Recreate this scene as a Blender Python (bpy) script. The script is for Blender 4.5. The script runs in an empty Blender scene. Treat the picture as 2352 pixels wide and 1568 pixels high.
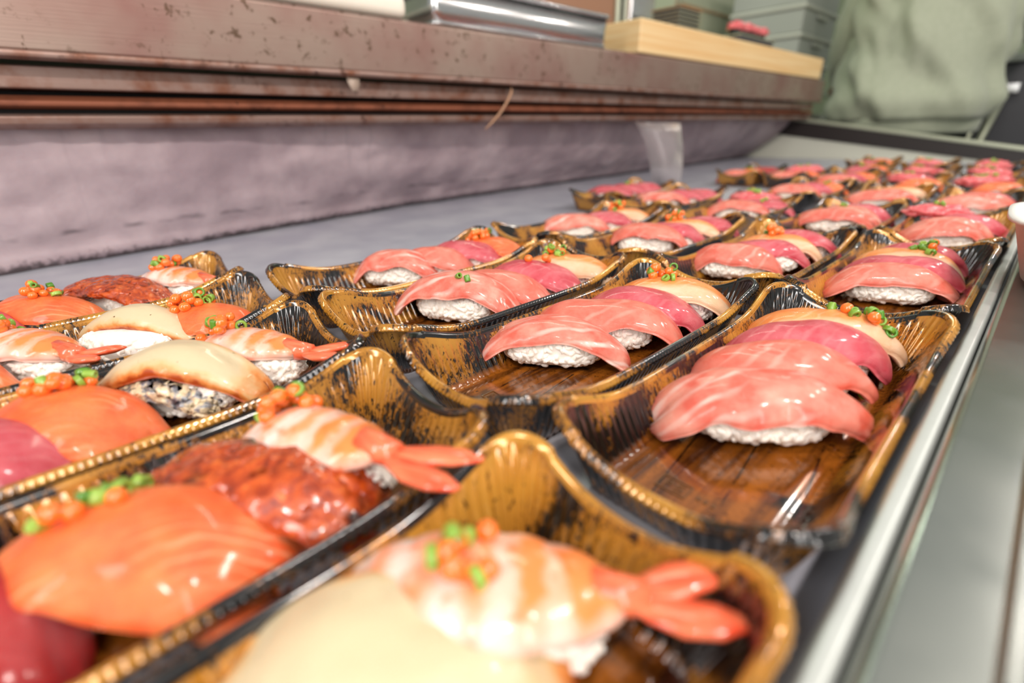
import bpy, math, random
import numpy as np
from mathutils import noise, Vector, Matrix

# ------------------------------------------------------------------ camera, world, lights, exposure
SC = bpy.context.scene
COL = SC.collection
cam_d = bpy.data.cameras.new('camera')
cam_d.sensor_width = 36.0
cam_d.lens = 16.907
cam_d.clip_start = 0.004
cam_d.clip_end = 50
cam_d.dof.use_dof = True
cam_d.dof.focus_distance = 0.285
cam_d.dof.aperture_fstop = 3.9
cam = bpy.data.objects.new('camera', cam_d)
cam.location = (0.0063, -0.1010, 0.1249)
cam.rotation_euler = (1.155141, 0.020878, 0.813265)
COL.objects.link(cam)
SC.camera = cam

w = bpy.data.worlds.new('world')
SC.world = w
w.use_nodes = True
bg = w.node_tree.nodes['Background']
bg.inputs[0].default_value = (0.93, 0.95, 0.90, 1)
bg.inputs[1].default_value = 0.30


def area(name, loc, aim, size, power, col=(1, 1, 1), shape='DISK', size_y=None, spread=math.pi):
    d = bpy.data.lights.new(name, 'AREA')
    d.shape = shape
    d.size = size
    if size_y:
        d.size_y = size_y
    d.energy = power
    d.color = col
    d.spread = spread
    o = bpy.data.objects.new(name, d)
    o.location = loc
    o.rotation_euler = (Vector(aim) - Vector(loc)).to_track_quat('-Z', 'Y').to_euler()
    COL.objects.link(o)
    return o


# row of warm-white bulbs hung above the front of the display case, as in a market stall
WARM = (1.0, 0.90, 0.83)
for i, yy in enumerate((-0.55, 0.05, 0.65, 1.25, 1.85)):
    area('stall_lamp', (0.36, yy, 0.86), (-0.22, yy + 0.05, 0), 0.08, 2.3, WARM)
# lamp row over the kitchen side, greenish fluorescent
for yy in (1.4, 3.2):
    area('kitchen_tube', (-1.5, yy, 1.75), (-0.9, yy + 0.1, 0), 0.15, 6.5, (0.90, 1.0, 0.80), 'RECTANGLE', 1.2)
area('added_front_fill', (1.15, -0.55, 0.72), (-0.3, 0.35, 0), 0.22, 10.5, (1.0, 0.95, 0.91), 'RECTANGLE', 1.8)  # added fill light, set low to brighten the camera-facing sides
area('added_back_fill', (-0.05, -1.25, 0.85), (-0.2, 0.3, 0), 0.2, 8.0, (1.0, 0.96, 0.93), 'RECTANGLE', 1.2)  # added fill light behind the camera, brightens the rice fronts

SC.view_settings.view_transform = 'Standard'
SC.view_settings.look = 'None'
SC.view_settings.gamma = 1
SC.view_settings.use_curve_mapping = False
SC.view_settings.exposure = 0.52
cy = SC.cycles
cy.max_bounces = 4
cy.adaptive_threshold = 0.02
cy.diffuse_bounces = 2
cy.glossy_bounces = 2
cy.transmission_bounces = 4
cy.transparent_max_bounces = 4
cy.caustics_reflective = False
cy.caustics_refractive = False

MM = 0.001
rnd = random.Random(7)


# ------------------------------------------------------------------ helpers
def lin(h):
    h = h.lstrip('#')
    r = []
    for i in (0, 2, 4):
        c = int(h[i:i + 2], 16) / 255
        r.append(c / 12.92 if c <= 0.04045 else ((c + 0.055) / 1.055) ** 2.4)
    return (*r, 1.0)


def tag(o, label=None, cat=None, group=None, kind=None):
    if label:
        o['label'] = label
    if cat:
        o['category'] = cat
    if group:
        o['group'] = group
    if kind:
        o['kind'] = kind
    return o


def link(name, data, parent=None):
    o = bpy.data.objects.new(name, data)
    COL.objects.link(o)
    if parent is not None:
        o.parent = parent
    return o


def empty(name, loc, rz=0, rx=0):
    o = link(name, None)
    o.empty_display_size = 0.01
    o.location = [c * MM for c in loc]
    o.rotation_euler = (math.radians(rx), 0, math.radians(rz))
    return o


def mesh(name, verts, faces, mat=None, uv=None, smooth=True):
    """verts in millimetres"""
    me = bpy.data.meshes.new(name)
    v = np.asarray(verts, float) * MM
    me.from_pydata(v.tolist(), [], faces)
    if smooth:
        me.polygons.foreach_set('use_smooth', [True] * len(me.polygons))
    if uv is not None:
        ul = me.uv_layers.new(name='UVMap')
        idx = np.empty(len(me.loops), dtype=np.int32)
        me.loops.foreach_get('vertex_index', idx)
        ul.data.foreach_set('uv', np.asarray(uv, float)[idx].ravel())
    if mat is not None:
        for m in (mat if isinstance(mat, (list, tuple)) else [mat]):
            me.materials.append(m)
    me.update()
    return me


class MB:
    """collects shapes into one mesh, millimetres"""

    def __init__(self):
        self.v = []
        self.f = []

    def add(self, v, f):
        o = len(self.v)
        self.v += [tuple(p) for p in v]
        self.f += [tuple(i + o for i in q) for q in f]
        return self

    def box(self, x0, x1, y0, y1, z0, z1):
        v = [(x, y, z) for x in (x0, x1) for y in (y0, y1) for z in (z0, z1)]
        f = [(0, 1, 3, 2), (4, 6, 7, 5), (0, 4, 5, 1), (2, 3, 7, 6), (0, 2, 6, 4), (1, 5, 7, 3)]
        return self.add(v, f)

    def prism_y(self, prof, y0, y1, seg=1):
        """profile in x,z (ccw) extruded along y"""
        n = len(prof)
        v = []
        for k in range(seg + 1):
            y = y0 + (y1 - y0) * k / seg
            v += [(p[0], y, p[1]) for p in prof]
        f = []
        for k in range(seg):
            for i in range(n):
                j = (i + 1) % n
                f.append((k * n + i, k * n + j, (k + 1) * n + j, (k + 1) * n + i))
        f.append(tuple(range(n - 1, -1, -1)))
        f.append(tuple(seg * n + i for i in range(n)))
        return self.add(v, f)

    def tube(self, pts, rad, n=10, cap=True, flat=1.0):
        pts = [Vector(p) for p in pts]
        rad = rad if isinstance(rad, (list, tuple)) else [rad] * len(pts)
        v = []
        up = Vector((0.13, 0.21, 0.97))
        for i, p in enumerate(pts):
            d = (pts[min(i + 1, len(pts) - 1)] - pts[max(i - 1, 0)]).normalized()
            a = d.cross(up)
            if a.length < 1e-3:
                a = d.cross(Vector((1, 0, 0)))
            a.normalize()
            b = d.cross(a)
            for k in range(n):
                t = 2 * math.pi * k / n
                v.append(p + a * math.cos(t) * rad[i] + b * math.sin(t) * rad[i] * flat)
        f = []
        for i in range(len(pts) - 1):
            for k in range(n):
                j = (k + 1) % n
                f.append((i * n + k, i * n + j, (i + 1) * n + j, (i + 1) * n + k))
        if cap:
            f.append(tuple(range(n - 1, -1, -1)))
            m = (len(pts) - 1) * n
            f.append(tuple(m + k for k in range(n)))
        return self.add(v, f)

    def ellipsoid(self, c, r, nu=12, nv=8, rot=None):
        v, f = ell(nu, nv)
        M = rot if rot is not None else Matrix.Identity(3)
        v = [Vector(c) + M @ Vector((p[0] * r[0], p[1] * r[1], p[2] * r[2])) for p in v]
        return self.add(v, f)

    def obj(self, name, mat, parent=None, smooth=False, bevel=0.0, seg=2):
        me = mesh(name, self.v, self.f, mat, smooth=smooth)
        o = link(name, me, parent)
        if bevel:
            b = o.modifiers.new('bevel', 'BEVEL')
            b.width = bevel * MM
            b.segments = seg
            b.limit_method = 'ANGLE'
            b.angle_limit = math.radians(40)
            me.polygons.foreach_set('use_smooth', [True] * len(me.polygons))
            wn = o.modifiers.new('wn', 'WEIGHTED_NORMAL')
            wn.keep_sharp = True
        return o


def ell(nu, nv):
    v = [(0, 0, -1)]
    for j in range(1, nv):
        ph = -math.pi / 2 + math.pi * j / nv
        for i in range(nu):
            t = 2 * math.pi * i / nu
            v.append((math.cos(ph) * math.cos(t), math.cos(ph) * math.sin(t), math.sin(ph)))
    v.append((0, 0, 1))
    f = []
    for i in range(nu):
        f.append((0, 1 + (i + 1) % nu, 1 + i))
    for j in range(nv - 2):
        for i in range(nu):
            a = 1 + j * nu + i
            b = 1 + j * nu + (i + 1) % nu
            f.append((a, b, b + nu, a + nu))
    t = len(v) - 1
    m = 1 + (nv - 2) * nu
    for i in range(nu):
        f.append((m + i, m + (i + 1) % nu, t))
    return v, f


def fbm(x, y, z=0.0, o=3):
    return noise.fractal(Vector((x, y, z)), 1.0, 2.0, o)


# ------------------------------------------------------------------ materials
class NT:
    def __init__(self, name):
        self.m = bpy.data.materials.new(name)
        self.m.use_nodes = True
        self.t = self.m.node_tree
        self.p = self.t.nodes['Principled BSDF']
        self.p.subsurface_method = 'BURLEY'

    def n(self, typ, **kw):
        nd = self.t.nodes.new(typ)
        for k, v in kw.items():
            if k.startswith('_'):
                setattr(nd, k[1:], v)
            else:
                nd.inputs[k.replace('__', ' ')].default_value = v
        return nd

    def l(self, a, b):
        self.t.links.new(a, b)

    def coords(self, kind='Object', scale=(1, 1, 1), rot=(0, 0, 0), rand=True):
        tc = self.n('ShaderNodeTexCoord')
        mp = self.n('ShaderNodeMapping')
        mp.inputs['Scale'].default_value = scale
        mp.inputs['Rotation'].default_value = rot
        if rand:
            oi = self.n('ShaderNodeObjectInfo')
            mu = self.n('ShaderNodeMath', _operation='MULTIPLY')
            mu.inputs[1].default_value = 37.0
            self.l(oi.outputs['Random'], mu.inputs[0])
            cb = self.n('ShaderNodeCombineXYZ')
            self.l(mu.outputs[0], cb.inputs[0])
            self.l(mu.outputs[0], cb.inputs[1])
            self.l(cb.outputs[0], mp.inputs['Location'])
        self.l(tc.outputs[kind], mp.inputs['Vector'])
        return mp.outputs[0]

    def noise(self, vec, scale, detail=3, rough=0.5, dist=0.0):
        nd = self.n('ShaderNodeTexNoise', Scale=scale, Detail=detail, Roughness=rough, Distortion=dist)
        self.l(vec, nd.inputs['Vector'])
        return nd.outputs['Fac']

    def wave(self, vec, scale, dist=2.0, detail=2, dscale=1.0, prof='SIN', direction='X'):
        nd = self.n('ShaderNodeTexWave', Scale=scale, Distortion=dist, Detail=detail)
        nd.inputs['Detail Scale'].default_value = dscale
        nd.wave_profile = prof
        nd.bands_direction = direction
        self.l(vec, nd.inputs['Vector'])
        return nd.outputs['Fac']

    def ramp(self, fac, stops, interp='LINEAR'):
        nd = self.n('ShaderNodeValToRGB')
        cr = nd.color_ramp
        cr.interpolation = interp
        while len(cr.elements) < len(stops):
            cr.elements.new(0.5)
        for e, (p, c) in zip(cr.elements, stops):
            e.position = p
            e.color = c if len(c) == 4 else (*c, 1)
        self.l(fac, nd.inputs[0])
        return nd.outputs[0]

    def mask(self, fac, a, b):
        nd = self.n('ShaderNodeMapRange')
        nd.inputs['From Min'].default_value = a
        nd.inputs['From Max'].default_value = b
        self.l(fac, nd.inputs[0])
        return nd.outputs[0]

    def math(self, op, a, b):
        nd = self.n('ShaderNodeMath', _operation=op)
        for i, s in enumerate((a, b)):
            if isinstance(s, (int, float)):
                nd.inputs[i].default_value = s
            else:
                self.l(s, nd.inputs[i])
        return nd.outputs[0]

    def mix(self, fac, a, b, blend='MIX'):
        nd = self.n('ShaderNodeMix', _data_type='RGBA', _blend_type=blend)
        for s, k in ((fac, 0), (a, 6), (b, 7)):
            if isinstance(s, (int, float)):
                nd.inputs[k].default_value = s
            elif isinstance(s, tuple):
                nd.inputs[k].default_value = s
            else:
                self.l(s, nd.inputs[k])
        return nd.outputs[2]

    def bump(self, h, strength=0.3, dist=0.001, normal=None):
        nd = self.n('ShaderNodeBump', Strength=strength, Distance=dist)
        self.l(h, nd.inputs['Height'])
        if normal is not None:
            self.l(normal, nd.inputs['Normal'])
        return nd.outputs[0]

    def set(self, **kw):
        for k, v in kw.items():
            k = k.replace('_', ' ')
            if isinstance(v, (int, float, tuple)):
                self.p.inputs[k].default_value = v
            else:
                self.l(v, self.p.inputs[k])
        return self

    def uvsep(self):
        tc = self.n('ShaderNodeTexCoord')
        s = self.n('ShaderNodeSeparateXYZ')
        self.l(tc.outputs['UV'], s.inputs[0])
        return s.outputs[0], s.outputs[1]


def plain(name, col, rough=0.5, metal=0.0, **kw):
    t = NT(name)
    t.set(Base_Color=lin(col) if isinstance(col, str) else col, Roughness=rough, Metallic=metal, **kw)
    return t.m


SSS = dict(Subsurface_Weight=0.35, Subsurface_Radius=(1.0, 0.45, 0.3), Subsurface_Scale=0.0035)


def fish(name, base, light, line, nline, line_amt, fibre=0.35, rough=0.27, two=None, slant=0.5):
    t = NT(name)
    ob = t.coords('Object', (1, 1, 1))
    uvv = t.coords('UV', (1, 1, 1), (0, 0, slant))
    big = t.noise(ob, 70, 3, 0.55)
    col = t.mix(t.mask(big, 0.36, 0.68), lin(base), lin(light))
    if two:
        u, v = t.uvsep()
        wob = t.math('ADD', v, t.math('MULTIPLY', t.math('SUBTRACT', big, 0.5), 0.25))
        m = t.mask(wob, two[1] + 0.06, two[1] - 0.03)
        col = t.mix(m, col, t.mix(t.mask(big, 0.4, 0.7), lin(two[0]), lin(two[2])))
    wv = t.wave(uvv, nline, 5.5, 2, 0.9)
    lm = t.mask(wv, 0.70, 1.0)
    patch = t.noise(ob, 45, 2, 0.5)
    lm = t.math('MULTIPLY', lm, t.mask(patch, 0.42, 0.68))
    lm = t.math('MULTIPLY', lm, line_amt)
    col = t.mix(lm, col, lin(line))
    fb = t.coords('UV', (14, 120, 1), (0, 0, slant * 0.6))
    fn = t.noise(fb, 1.6, 3, 0.6)
    col = t.mix(t.math('MULTIPLY', t.mask(fn, 0.35, 0.75), fibre * 0.5), col, lin(light))
    fine = t.noise(ob, 1100, 2, 0.6)
    h = t.math('ADD', t.math('MULTIPLY', fine, 0.5), t.math('MULTIPLY', fn, 0.7))
    t.set(Base_Color=col, Roughness=t.mask(fine, -0.2, 1.9) if False else rough, Normal=t.bump(h, 0.7, 0.0007),
          Coat_Weight=0.35, Coat_Roughness=0.12, Specular_IOR_Level=0.55, **SSS)
    return t.m


M = {}
M['tuna'] = fish('lean_tuna', 'c8384a', 'dc6a72', 'f0a0a0', 3, 0.3)
M['chutoro'] = fish('medium_fatty_tuna', 'e8624e', 'f08c78', 'ffc8b8', 2.2, 0.45)
M['otoro'] = fish('marbled_fatty_tuna', 'e85c48', 'f4a28e', 'ffe6da', 1.8, 0.8, slant=0.9)
M['salmon'] = fish('salmon_flesh', 'f8602a', 'fc8648', 'ffbe8c', 5, 0.5, slant=0.7)
M['belly'] = fish('salmon_belly', 'fa8638', 'ffa860', 'ffd8b0', 4, 0.35, two=('ecbe96', 0.25, 'f2d0b0'), slant=0.5)
M['redtuna'] = fish('deep_red_tuna', 'a00e14', 'bc2a2e', 'd05a54', 6, 0.2)

t = NT('cooked_rice')
ob = t.coords('Object')
nz = t.noise(ob, 400, 2)
t.set(Base_Color=t.mix(t.mask(nz, 0.3, 0.7), lin('f8efe4'), lin('fffcf6')), Roughness=0.5, Specular_IOR_Level=0.3, Subsurface_Weight=0.6,
      Subsurface_Radius=(1, 0.85, 0.7), Subsurface_Scale=0.004)
M['rice'] = t.m

t = NT('cooked_shrimp')
u, v = t.uvsep()
ob = t.coords('Object')
nz = t.noise(ob, 160, 3)
st = t.math('SINE', t.math('ADD', t.math('MULTIPLY', u, 36.0), t.math('MULTIPLY', nz, 4.0)), 0)
side = t.math('ABSOLUTE', t.math('SUBTRACT', v, 0.5), 0)
band = t.math('ADD', t.math('ADD', t.math('MULTIPLY', t.mask(st, -0.7, 1.0), 0.65), 0.15), t.math('MULTIPLY', t.mask(u, 0.45, 0.95), 0.8))
band = t.math('MULTIPLY', band, t.mask(side, 0.60, 0.22))
col = t.mix(band, lin('f2e2d8'), lin('f68c4c'))
col = t.mix(t.mask(nz, 0.55, 0.75), col, lin('f47838'))
t.set(Base_Color=col, Roughness=0.25, Normal=t.bump(nz, 0.2, 0.001), Coat_Weight=0.3, **SSS)
M['shrimp'] = t.m
t = NT('shrimp_tail')
ob = t.coords('Object', (40, 260, 100))
nz = t.noise(ob, 1.5, 3)
t.set(Base_Color=t.mix(t.mask(nz, 0.3, 0.7), lin('f0502e'), lin('fb8a62')), Roughness=0.22, Coat_Weight=0.5,
      Normal=t.bump(nz, 0.3, 0.001), Subsurface_Weight=0.2, Subsurface_Scale=0.002)
M['tail'] = t.m

t = NT('glazed_eel')
ob = t.coords('Object')
a = t.noise(ob, 150, 5, 0.66, 1.4)
b = t.noise(ob, 75, 3, 0.5)
col = t.ramp(a, [(0.30, lin('5a1a08')), (0.45, lin('a83a10')), (0.60, lin('d0581c')), (0.78, lin('e8924c'))])
col = t.mix(t.mask(b, 0.60, 0.70), col, lin('34201c'))
t.set(Base_Color=col, Roughness=0.2, Normal=t.bump(a, 0.5, 0.0016), Coat_Weight=0.8, Coat_Roughness=0.1,
      Subsurface_Weight=0.15, Subsurface_Scale=0.003, Subsurface_Radius=(1, .4, .2))
M['eel'] = t.m

t = NT('seared_shellfish')
u, v = t.uvsep()
ob = t.coords('Object')
nz = t.noise(ob, 110, 3)
sp = t.noise(ob, 420, 2)
ed = t.math('ADD', t.math('ABSOLUTE', t.math('SUBTRACT', v, 0.5), 0), t.math('MULTIPLY', t.math('SUBTRACT', nz, 0.5), 0.28))
ed2 = t.math('ADD', t.math('ABSOLUTE', t.math('SUBTRACT', u, 0.5), 0), t.math('MULTIPLY', t.math('SUBTRACT', nz, 0.5), 0.2))
e = t.math('MAXIMUM', ed, ed2)
col = t.ramp(e, [(0.31, lin('d8c4a0')), (0.39, lin('deba88')), (0.445, lin('de8c46')), (0.50, lin('a44416'))])
col = t.mix(t.mask(sp, 0.72, 0.78), col, lin('7a5a38'))
t.set(Base_Color=col, Roughness=0.36, Normal=t.bump(nz, 0.3, 0.002), Coat_Weight=0.2, **SSS)
M['shell'] = t.m
t = NT('shellfish_mantle')
ob = t.coords('Object')
nz = t.noise(ob, 170, 4, 0.6, 0.5)
t.set(Base_Color=t.ramp(nz, [(0.30, lin('34343a')), (0.42, lin('8a8c94')), (0.52, lin('e0cca8')), (0.66, lin('ecd8b4')), (0.75, lin('c8702c'))]),
      Roughness=0.15, Normal=t.bump(nz, 0.5, 0.002), Coat_Weight=0.6)
M['mantle'] = t.m

t = NT('salmon_roe')
t.set(Base_Color=lin('ff7a2a'), Roughness=0.14, IOR=1.5, Specular_IOR_Level=0.8, Subsurface_Weight=0.8,
      Subsurface_Radius=(1, 0.35, 0.12), Subsurface_Scale=0.004, Coat_Weight=0.4, Coat_Roughness=0.06)
M['roe'] = t.m
t = NT('scallion')
u, v = t.uvsep()
ob = t.coords('Object')
oi = t.n('ShaderNodeObjectInfo')
col = t.mix(oi.outputs['Random'], lin('4a841a'), lin('a2c652'))
t.set(Base_Color=col, Roughness=0.28, Subsurface_Weight=0.25, Subsurface_Scale=0.002, Coat_Weight=0.3)
M['scallion'] = t.m
t = NT('minced_tuna')
ob = t.coords('Object')
nz = t.noise(ob, 260, 4, 0.6)
t.set(Base_Color=t.mix(t.mask(nz, 0.35, 0.68), lin('d8404c'), lin('f29090')), Roughness=0.25, Normal=t.bump(nz, 0.5, 0.002),
      Coat_Weight=0.4, **SSS)
M['mince'] = t.m
M['nori'] = plain('nori_seaweed', '14201a', 0.45)

# tray: gold brushed print on glossy black plastic
t = NT('gold_black_lacquer_plastic')
ob = t.coords('Object', (1, 1, 0.75))
patch = t.noise(ob, 26, 2, 0.5, 0.6)
ob2 = t.coords('Object', (1, 1, 0.28))
streak = t.noise(ob2, 520, 3, 0.7, 0.4)
fl = t.coords('Object', (1, 0.05, 1), (0, 0, 0.12))
grain = t.noise(fl, 150, 3, 0.6)
tc = t.n('ShaderNodeTexCoord')
sx = t.n('ShaderNodeSeparateXYZ')
t.l(tc.outputs['Object'], sx.inputs[0])
floor_m = t.mask(sx.outputs[2], 0.0045, 0.0025)
goldm = t.mask(t.math('ADD', patch, t.math('MULTIPLY', t.math('SUBTRACT', streak, 0.5), 0.6)), 0.455, 0.545)
goldc = t.mix(t.mask(patch, 0.4, 0.75), lin('a8661a'), lin('d49a3c'))
goldc = t.mix(t.mask(streak, 0.60, 0.66), goldc, lin('1c1108'))
wall = t.mix(goldm, lin('0d0a0b'), goldc)
flc = t.mix(t.mask(grain, 0.36, 0.62), lin('3a1a0c'), lin('a05c1c'))
flc = t.mix(t.mask(streak, 0.62, 0.68), flc, lin('20120a'))
flc = t.mix(t.mask(patch, 0.42, 0.34), flc, lin('120b0a'))
pl = t.math('PINGPONG', t.math('ADD', sx.outputs[0], t.math('MULTIPLY', sx.outputs[1], 0.12)), 0.011)
flc = t.mix(t.math('MULTIPLY', t.mask(pl, 0.0006, 0.0002), t.mask(patch, 0.45, 0.5)), flc, lin('0c0808'))
col = t.mix(floor_m, wall, flc)
t.set(Base_Color=col, Roughness=0.16, Specular_IOR_Level=0.6, Coat_Weight=0.7, Coat_Roughness=0.05,
      Metallic=t.math('MULTIPLY', goldm, 0.25))
M['tray'] = t.m
M['tray_mark'] = plain('embossed_plastic', '6a4420', 0.12, 0, Coat_Weight=0.8)

# metals and case surfaces
def steel(name, base, stain_or_tint, rough=0.32, amt=0.5, sc=18, metal=0.85, rust=None):
    t = NT(name)
    ob = t.coords('Object', (1, 1, 1), rand=False)
    a = t.noise(ob, sc, 4, 0.6)
    br = t.noise(t.coords('Object', (3, 2, 90), rand=False), 6, 3, 0.6)
    col = t.mix(t.math('MULTIPLY', t.mask(a, 0.45, 0.72), amt), lin(base), lin(stain_or_tint))
    if rust:
        sp = t.noise(ob, 70, 4, 0.7)
        zone = t.noise(ob, 7, 2, 0.5)
        m = t.math('MULTIPLY', t.mask(sp, 0.57, 0.64), t.mask(zone, 0.44, 0.54))
        col = t.mix(t.math('MULTIPLY', m, 0.75), col, lin(rust))
    t.set(Base_Color=col, Metallic=metal, Roughness=t.math('ADD', t.math('MULTIPLY', a, 0.2), rough - 0.1),
          Normal=t.bump(br, 0.06, 0.002))
    return t.m


M['counter'] = steel('stained_reflection_tint_steel', 'a48e82', '8c605a', 0.42, 0.85, 5, 0.7, '4a3418')  # pinkish tones paint in the reflected sushi, dark brown is rust
M['rail'] = steel('rusty_steel', '9c8278', '7a4426', 0.45, 0.9, 30, 0.6, '402010')
M['rust'] = steel('rusted_channel', '8a5038', '4a2416', 0.55, 0.8, 25, 0.4, '2a140c')
M['ledge'] = steel('brushed_ledge_steel', 'b4b8b2', '9a9e98', 0.22, 0.4, 22, 0.95)
M['strip'] = steel('pale_rail_steel', 'd0d4d0', 'b4b8b4', 0.4, 0.4, 40, 0.45)
M['pan'] = steel('bright_pan_steel', 'd0d0d0', 'b8b0b0', 0.2, 0.3, 20, 0.95)
M['dark'] = plain('gap_shade_and_shoe_black', '15110f', 0.6)  # near-black for the painted gap shade under the counter, also the shoes
M['darkpanel'] = plain('dark_panel', '2c2624', 0.35)
M['lip'] = plain('pale_aluminium', 'b8bca6', 0.35, 0.6)
M['endwhite'] = plain('white_case_liner', 'd8d8c8', 0.5)

t = NT('case_floor_plate')
ob = t.coords('Object', rand=False)
nz = t.noise(ob, 14, 3)
t.set(Base_Color=t.mix(t.mask(nz, 0.4, 0.65), lin('aeb0bc'), lin('c2c4cc')), Roughness=0.38, Metallic=0.2)
M['casefloor'] = t.m

t = NT('frost')
ob = t.coords('Object', rand=False)
nz = t.noise(ob, 9, 4, 0.6)
fine = t.noise(ob, 120, 2, 0.6)
sx = t.n('ShaderNodeSeparateXYZ')
tc = t.n('ShaderNodeTexCoord')
t.l(tc.outputs['Object'], sx.inputs[0])
col = t.mix(t.mask(nz, 0.38, 0.66), lin('a28e94'), lin('c4b0b4'))
rv = t.wave(t.coords('Object', (1, 1, 0.22), rand=False), 9, 4.0, 3, 2.0, 'SIN', 'Y')
col = t.mix(t.math('MULTIPLY', t.mask(rv, 0.06, 0.0), t.math('MULTIPLY', t.mask(nz, 0.5, 0.62), 0.18)), col, lin('7a7078'))
hz = t.math('ADD', sx.outputs[2], t.math('MULTIPLY', t.math('SUBTRACT', nz, 0.5), 0.03))
crack = t.math('ABSOLUTE', t.math('SUBTRACT', hz, 0.034), 0)
cm = t.math('MULTIPLY', t.mask(crack, 0.0035, 0.0008), t.mask(t.noise(ob, 25, 2), 0.45, 0.6))
col = t.mix(t.math('MULTIPLY', cm, 0.6), col, lin('4a4246'))
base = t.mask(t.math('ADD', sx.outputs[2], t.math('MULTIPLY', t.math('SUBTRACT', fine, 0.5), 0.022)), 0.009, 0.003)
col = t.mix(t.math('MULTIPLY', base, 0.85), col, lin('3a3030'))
t.set(Base_Color=col, Roughness=0.55, Subsurface_Weight=0.2, Subsurface_Scale=0.01, Normal=t.bump(t.math('ADD', nz, t.math('MULTIPLY', fine, 0.2)), 0.3, 0.008))
M['frost'] = t.m

t = NT('maple_cutting_board')
ob = t.coords('Object', (4, 1, 40), rand=False)
nz = t.noise(ob, 2.2, 3)
t.set(Base_Color=t.mix(t.mask(nz, 0.3, 0.7), lin('e6b878'), lin('f4d8a4')), Roughness=0.5)
M['wood'] = t.m
M['whiteboard'] = plain('white_plastic', 'f4ecdc', 0.4, 0, Subsurface_Weight=0.2, Subsurface_Scale=0.01)
t = NT('white_foam')
ob = t.coords('Object', rand=False)
vo = t.n('ShaderNodeTexVoronoi', Scale=320.0)
t.l(ob, vo.inputs['Vector'])
t.set(Base_Color=lin('f0eeea'), Roughness=0.5, Subsurface_Weight=0.2, Subsurface_Scale=0.004, Normal=t.bump(vo.outputs['Distance'], 0.12, 0.001))
M['foam'] = t.m
t = NT('clear_acrylic')
t.set(Base_Color=(0.94, 0.86, 0.86, 1), Roughness=0.2, Transmission_Weight=0.78, IOR=1.3)
M['acrylic'] = t.m
M['box'] = plain('grey_plastic_crate', 'b4b8b0', 0.5)
M['boxlid'] = plain('pale_lid_plastic', 'd0d2c6', 0.45)
M['tan'] = plain('tan_trim', 'b0906c', 0.5)
M['greenwall'] = plain('pale_green_kitchen_wall', 'aab496', 0.6)
M['cabinet'] = plain('pale_cabinet_enamel', 'bcc2a8', 0.45)
M['pole'] = plain('varnished_broom_pole', '9a5428', 0.4)
M['blue'] = plain('blue_collar', '6a82a8', 0.4)
M['stackdark'] = plain('charcoal_plastic', '45454a', 0.4)
M['brownpanel'] = plain('brown_laminate', 'a47a60', 0.5)
M['floor'] = plain('kitchen_floor', '3a3d38', 0.4)
t = NT('grey_green_jacket')
ob = t.coords('Object', rand=False)
nz = t.noise(ob, 60, 3)
t.set(Base_Color=t.mix(nz, lin('a0a890'), lin('b4baa4')), Roughness=0.75, Sheen_Weight=0.3)
M['jacket'] = t.m
M['trousers'] = plain('black_trousers', '101412', 0.8)
M['skin'] = plain('skin', 'd8a080', 0.5, 0, Subsurface_Weight=0.2, Subsurface_Scale=0.01)
M['hair'] = plain('black_hair', '0c0a0a', 0.5)
M['string'] = plain('tan_twine', 'b48a6c', 0.7)
M['tape'] = plain('old_tape', 'b4a090', 0.4)
M['eyew'] = plain('eye_white', 'f0f0ee', 0.3)

# ------------------------------------------------------------------ the case and the room
def structure(o):
    o['kind'] = 'structure'
    return o


o = MB().box(-900, -2, -700, 2050, -6, 0).obj('floor_case', M['casefloor'], bevel=1)
tag(structure(o), 'pale grey plate forming the floor of the refrigerated case')

# frost-covered back wall: base line wanders, top leans under the rails
base = [(-700, -690), (-155, -694), (64, -727), (381, -790), (900, -820), (1407, -845), (2050, -885)]
by = [b[0] for b in base]
bx = [b[1] for b in base]
NY, NZ = 260, 26
V, F = [], []
for j in range(NZ + 1):
    for i in range(NY + 1):
        y = -700 + 2750 * i / NY
        tz = j / NZ
        z = 136 * tz
        xb = float(np.interp(y, by, bx))
        xt = -676
        k = tz ** 0.55
        x = xb + (xt - xb) * (1 - (1 - tz) ** 1.6) * 0.75
        n1 = fbm(y * 0.012, z * 0.02, 3.1, 4)
        n2 = fbm(y * 0.045, z * 0.03, 9.7, 3)
        lip = math.exp(-((z - 9) / 6) ** 2) * 5
        x += n1 * 5.5 + n2 * 2.6 + lip
        V.append((x, y, z))
for j in range(NZ):
    for i in range(NY):
        a = j * (NY + 1) + i
        F.append((a, a + NY + 1, a + NY + 2, a + 1))
o = link('wall_frosted', mesh('wall_frosted', V, F, M['frost']))
tag(structure(o), 'back wall of the case crusted with grey-white frost')
o = MB().box(-930, -905, -700, 2050, 0, 175).obj('wall_case_back', M['rail'])
structure(o)

# rails under the counter
o = MB().box(-760, -660, -700, 2050, 168, 188).obj('trim_1', M['rail'], bevel=2)
structure(o)
o = MB().box(-900, -700, -700, 2050, 160, 170).obj('trim_gap_shade_2', M['dark'])  # dark strip painting the shade in the gap between rails
structure(o)
o = MB().prism_y([(-760, 151.5), (-662, 151.5), (-657, 154), (-657, 158), (-664, 163), (-760, 163)], -700, 2050).obj('trim_3', M['rust'], bevel=1)
structure(o)
o = MB().box(-760, -676, -700, 2050, 147, 152).obj('trim_gap_shade_4', M['dark'])  # dark filler painting the shade of the narrow recess
structure(o)
o = MB().prism_y([(-760, 134), (-668, 134), (-659, 138.5), (-658, 145), (-664, 147.5), (-760, 147.5)], -700, 2050).obj('trim_5', M['rail'], bevel=1)
structure(o)

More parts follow.
